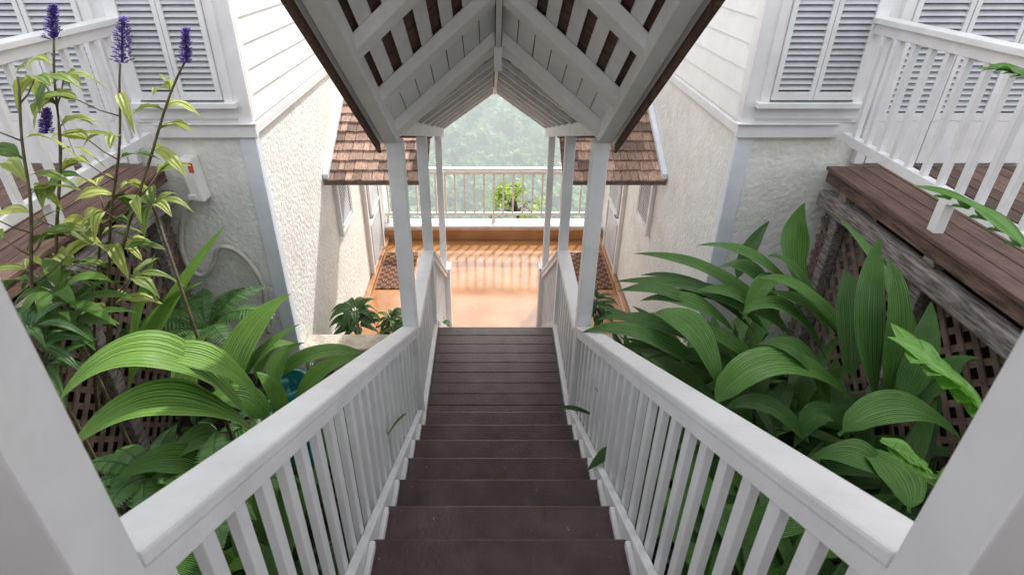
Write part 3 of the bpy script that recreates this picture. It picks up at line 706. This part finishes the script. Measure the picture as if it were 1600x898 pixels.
def flower_plant(label,pts,spike,seed,nleaf=16,ls=(.13,.25)):
    rn=random.Random(seed)
    t=thing('flowering_plant',label,'plant',tuple(P(*pts[0])))
    path=smoothpts([P(*p) for p in pts],5)
    path=[p+Vector((math.sin(i*.9+seed)*.008,0,0)) for i,p in enumerate(path)]
    mb=MB(); mb.tube(path,.011,.005,6); 
    fo=MB(); n=len(path)
    for i in range(nleaf):
        f=.3+.66*i/nleaf; p=path[int(f*(n-1))]
        for s in range(rn.choice((1,2,2))):
            az=rn.uniform(0,6.28); l=rn.uniform(*ls); 
            dx=Vector((math.cos(az),math.sin(az)*.8,0)); tn=rn.choice([.1,.3,.5,.8,1.0])
            p2=p+dx*l*1.1+Vector((0,0,rn.uniform(-.16,.05)))
            if rn.random()<.4 :
                r=p+dx*rn.uniform(.08,.20)+Vector((0,0,.10)); mb.tube([p,p.lerp(r,.5)+Vector((0,0,-.01)),r],.0045,.003,5)
                for u in range(2):
                    a2=az+rn.uniform(-1,1); d2=Vector((math.cos(a2),math.sin(a2),0)); p2=r+d2*l+Vector((0,0,rn.uniform(-.16,.02))); fo.leaf(r,r+d2*l*.5+Vector((0,0,.06)),p2,rn.uniform(.05,.095),tn,n=8,m=5,pet=.05,roll=rn.uniform(-.4,.4),wave=.2)
            else: fo.leaf(p,p+dx*l*.5+Vector((0,0,.07)),p2,rn.uniform(.045,.085),tn,n=8,m=5,pet=.12,roll=rn.uniform(-.5,.5),wave=.2)
    mb.build('stem','stem',t,smooth=True); fo.build('foliage','leafY',t,smooth=True)
    for (sx_,sy0,sy1,sd,r) in spike:
        a,b=P(sx_,sy1,sd),P(sx_,sy0,sd); fl=MB(); k=130
        for i in range(k):
            f=i/k; c=a.lerp(b,f); th=i*2.4; rr=r*(1-.6*f**1.5)*rn.uniform(.4,1.2)
            c=c+Vector((math.cos(th),math.sin(th),0))*rr; e=.0085*rn.uniform(.6,1.4)
            o=Vector((math.cos(th),math.sin(th),.5))*e
            fl.add([c+o*1.4,c-o,c+Vector((e,0,0)),c+Vector((0,e,0)),c-Vector((e,0,0)),c-Vector((0,e,0)),c+Vector((0,0,e*1.2))],[(0,2,3),(0,3,4),(0,4,5),(0,5,2),(1,3,2),(1,4,3),(1,5,4),(1,2,5),(6,2,3),(6,4,5)],rn.uniform(.4,2.0))
        fl.tube([a,b],.007,.003,6,.5)
        fl.build('flower_spike','purple',t)
flower_plant('tall stem with the largest purple flower spike among the left garden plants',[(165,640,2.8),(170,420,2.85),(183,250,2.9),(190,100,2.95)],[(191,28,98,2.95,.042)],61,12)
flower_plant('tall stem with a purple flower spike leaning toward the louvered window',[(160,620,2.8),(185,430,2.8),(235,240,2.9),(288,98,3.0)],[(290,45,98,3.0,.024)],62,9)
flower_plant('tall stem with a purple flower spike at the top left corner of the photo',[(95,640,2.6),(90,400,2.7),(92,200,2.8),(82,60,2.9)],[(82,8,60,2.9,.03),(72,170,208,2.75,.025)],63,12)
flower_plant('yellowing leafy stem without a flower at the far left of the bed',[(60,620,2.4),(50,400,2.5),(40,250,2.6),(25,120,2.7)],[],64,8)
flower_plant('short leafy stem between the flowering stems and the stucco wall',[(150,640,2.9),(150,450,2.9),(165,330,2.9),(205,290,2.95)],[],65,5)
def rosette(label,px,py,d,n,l,w,seed,matn,layers=3):
    rn=random.Random(seed); c=P(px,py,d); mb=MB(); t=thing('leafy_shrub',label,'plant',tuple(c-Vector((0,0,.3))))
    zb=Z(soilh(d)) if d<4.7 else .0
    mb.tube([Vector((c.x+.04,c.y,zb)),c.lerp(Vector((c.x,c.y,zb)),.5)+Vector((.02,0,0)),c+Vector((0,0,.02))],.014,.008,6); mb.build('stem','stem',t,smooth=True)
    fo=MB()
    for y in range(layers):
        for i in range(n):
            az=2*math.pi*(i+rn.random()*.5)/n+y; dx=Vector((math.cos(az),math.sin(az),0)); ll=l*rn.uniform(.75,1.15)
            b=c+Vector((0,0,-.09*y)); up=.16-.05*y
            fo.leaf(b,b+dx*ll*.5+Vector((0,0,up*ll*3)),b+dx*ll*rn.uniform(.85,1)+Vector((0,0,rn.uniform(-.12,.06))),w*rn.uniform(.8,1.15),rn.uniform(.2,.8),n=10,m=5,pet=.1,roll=rn.uniform(-.3,.3),wave=.08)
    fo.build('foliage',matn,t,smooth=True)
rosette('leafy green rosette plant in front of the left deck beam',92,460,2.5,9,.32,.07,71,'leafL',3)
rosette('second rosette plant low at the left edge below the flowering stems',45,520,2.2,8,.28,.065,72,'leafD',3)
rosette('pale leafed rosette at the middle of the flowering stems',240,325,2.9,7,.22,.07,73,'leafY',1)
rosette('glossy dark shrub on the left just above the orange floor behind the stone wall',556,488,5.5,9,.32,.10,74,'leafD')
rosette('glossy dark shrub close to the left slender post behind the stone wall',612,500,5.6,8,.26,.09,75,'leafD')
rosette('small glossy shrub beside the lower steps railing on the left',690,505,6.1,6,.14,.05,76,'leafD',2)
rosette('glossy shrub to the right of the right hand posts near the orange floor',932,470,5.7,8,.26,.09,77,'leafD')
def fern(label,px,py,d,n,l,seed):
    rn=random.Random(seed); c=P(px,py,d); c=Vector((c.x,c.y,c.z-.12)); mb=MB()
    for i in range(n):
        az=2*math.pi*i/n+rn.random()*.5; dx=Vector((math.cos(az),math.sin(az),0)); ll=l*rn.uniform(.7,1.1)
        p0=c; p1=c+dx*ll*.4+Vector((0,0,ll*.55)); p2=c+dx*ll+Vector((0,0,ll*rn.uniform(.05,.4)))
        if p2.y>4.6: continue
        k=24; prev=None
        for q in range(1,k+1):
            t=q/k; p=p0*(1-t)**2+p1*2*t*(1-t)+p2*t*t; T=((p1-p0)*(1-t)+(p2-p1)*t).normalized(); sd=T.cross(Vector((0,0,1))).normalized()
            pl=ll*.24*math.sin(math.pi*(t*.85+.12))
            for s in (-1,1):
                tip=p+sd*s*pl+T*pl*.25-Vector((0,0,pl*.15)); h=T*.009
                mb.add([p-h,p.lerp(tip,.5)-h*1.1,tip,p.lerp(tip,.5)+h*1.1,p+h],[(0,1,2,3,4)],rn.uniform(.2,.9))
            if prev is not None: mb.bar(prev,p,.004,.004,tone=.2)
            prev=p
    tag(mb.build('fern','fern'),label,'fern')
fern('dark fern low in the left bed below the large arching leaves',225,715,1.7,9,.30,81)
fern('feathery fern against the left stucco wall below the conduit',318,500,3.9,12,.6,82)
fern('fern in the shade behind the left balusters',330,760,1.5,10,.3,84)
t=thing('lobed_leaf_plant','bright green lobed leaves out of focus beside the right foreground post','plant',(1.75,1.3,Z(3.2)))
stm=MB(); stm.tube([(1.75,1.3,Z(3.2)),(1.62,1.32,Z(2.2)),P(1575,650,1.35)],.012,.007); stm.tube([(1.75,1.3,Z(3.2)),(1.85,1.2,Z(1.8)),P(1640,430,1.3),P(1680,200,1.5)],.012,.006); stm.build('stem','stem',t,smooth=True)
fo=MB()
def lobed(p0,p1,p2,w,tn,n=16,roll=0):
    p0,p1,p2=P(*p0),P(*p1),P(*p2); fo.leaf(p0,p1,p2,w,tn,n=n,pet=.03,roll=roll,wave=.15)
    for k in range(1,6):
        f=k/7; b=p0.lerp(p2,f)*.35+ (p0*(1-f)**2+p1*2*f*(1-f)+p2*f*f)*.65
        T=(p2-p0).normalized(); sd=T.cross(Vector((0,0,1))).normalized()
        for s in (-1,1): 
            e=b+sd*s*w*.62+T*w*.45; fo.leaf(b,b.lerp(e,.5)+Vector((0,0,.005)),e,w*.42,tn,n=6,m=3,pet=0,prof=.6)
lobed((1545,660,1.3),(1480,570,1.35),(1386,526,1.4),.17,.95)
lobed((1620,410,1.2),(1540,310,1.3),(1425,290,1.4),.075,.6)
lobed((1620,130,1.4),(1580,95,1.5),(1532,112,1.5),.06,.4)
lobed((1375,690,1.6),(1420,705,1.6),(1462,748,1.55),.11,.8)
lobed((1560,760,1.2),(1500,720,1.25),(1470,790,1.2),.12,.5)
fo.build('foliage','leafB',t,smooth=True)
def tree(label,px,py,d,r,n,seed,matn='treeleaf'):
    rn=random.Random(seed); c=P(px,py,d); t=thing('garden_tree',label,'tree',(c.x,c.y,tz(c.x,c.y)))
    tb=MB(); b=Vector((c.x+.1,c.y,tz(c.x,c.y))); tb.tube([b,b.lerp(c,.5)+Vector((.08,0,0)),c],.07,.03,8)
    cl=[]
    for i in range(14):
        v=Vector((rn.gauss(0,1),rn.gauss(0,1),rn.gauss(0,.8))).normalized()*r*rn.uniform(.4,1.1); v.z*=.75; q=c+v; cl.append(q); tb.tube([c-Vector((0,0,.2)),c.lerp(q,.5)+Vector((0,0,.05)),q],.018,.005,5)
    tb.build('trunk','bark',t,smooth=True)
    fo=MB()
    for i in range(n):
        q=rn.choice(cl)+Vector((rn.gauss(0,.13),rn.gauss(0,.13),rn.gauss(0,.10)))*r/.8
        az=rn.uniform(0,6.28); l=rn.uniform(.08,.16); dx=Vector((math.cos(az),math.sin(az),rn.uniform(-.6,.5)))
        fo.leaf(q,q+dx*l*.5+Vector((0,0,.02)),q+dx*l,l*.45,rn.uniform(.2,1.1),n=4,m=3,pet=.05,roll=rn.uniform(-1,1))
    fo.build('crown',matn,t)
tree('bright yellow green tree top just beyond the cream railing',806,318,11.6,.62,560,91)
# ---------------------------------------------------------------- light, world, camera
el,az=R(44),R(26)
S=Vector((math.sin(az)*math.cos(el),math.cos(az)*math.cos(el),math.sin(el)))
sl=bpy.data.lights.new('sun','SUN'); sl.energy=4.4; sl.angle=R(1.0); sl.color=(1,.97,.92)
so=bpy.data.objects.new('sun',sl); COL.objects.link(so); so.rotation_euler=S.to_track_quat('Z','Y').to_euler(); so.location=(3,12,14)
W=bpy.data.worlds.new('World'); sc.world=W; W.use_nodes=True
N=W.node_tree.nodes; L=W.node_tree.links
sk=N.new('ShaderNodeTexSky'); sk.sky_type='NISHITA'; sk.sun_disc=False; sk.sun_elevation=el; sk.sun_rotation=az; sk.dust_density=4; sk.air_density=1.0
bg=N['Background']; bg.inputs[1].default_value=.15; L.new(sk.outputs[0],bg.inputs[0])
bg2=N.new('ShaderNodeBackground'); bg2.inputs[0].default_value=(1,.985,.96,1); bg2.inputs[1].default_value=1.5
ad=N.new('ShaderNodeAddShader'); L.new(bg.outputs[0],ad.inputs[0]); L.new(bg2.outputs[0],ad.inputs[1]); L.new(ad.outputs[0],N['World Output'].inputs['Surface'])
cam=bpy.data.cameras.new('camera'); co=bpy.data.objects.new('camera',cam); COL.objects.link(co)
co.location=(CX,0,CZ); co.rotation_euler=(R(59),0,0); cam.sensor_width=36; cam.lens=36*F/1600; cam.shift_x=.02
cam.clip_start=.02; cam.clip_end=4000
cam.dof.use_dof=True; cam.dof.focus_distance=4.2; cam.dof.aperture_fstop=5.0
sc.camera=co
sc.view_settings.view_transform='Standard'; sc.view_settings.look='None'; sc.view_settings.exposure=0
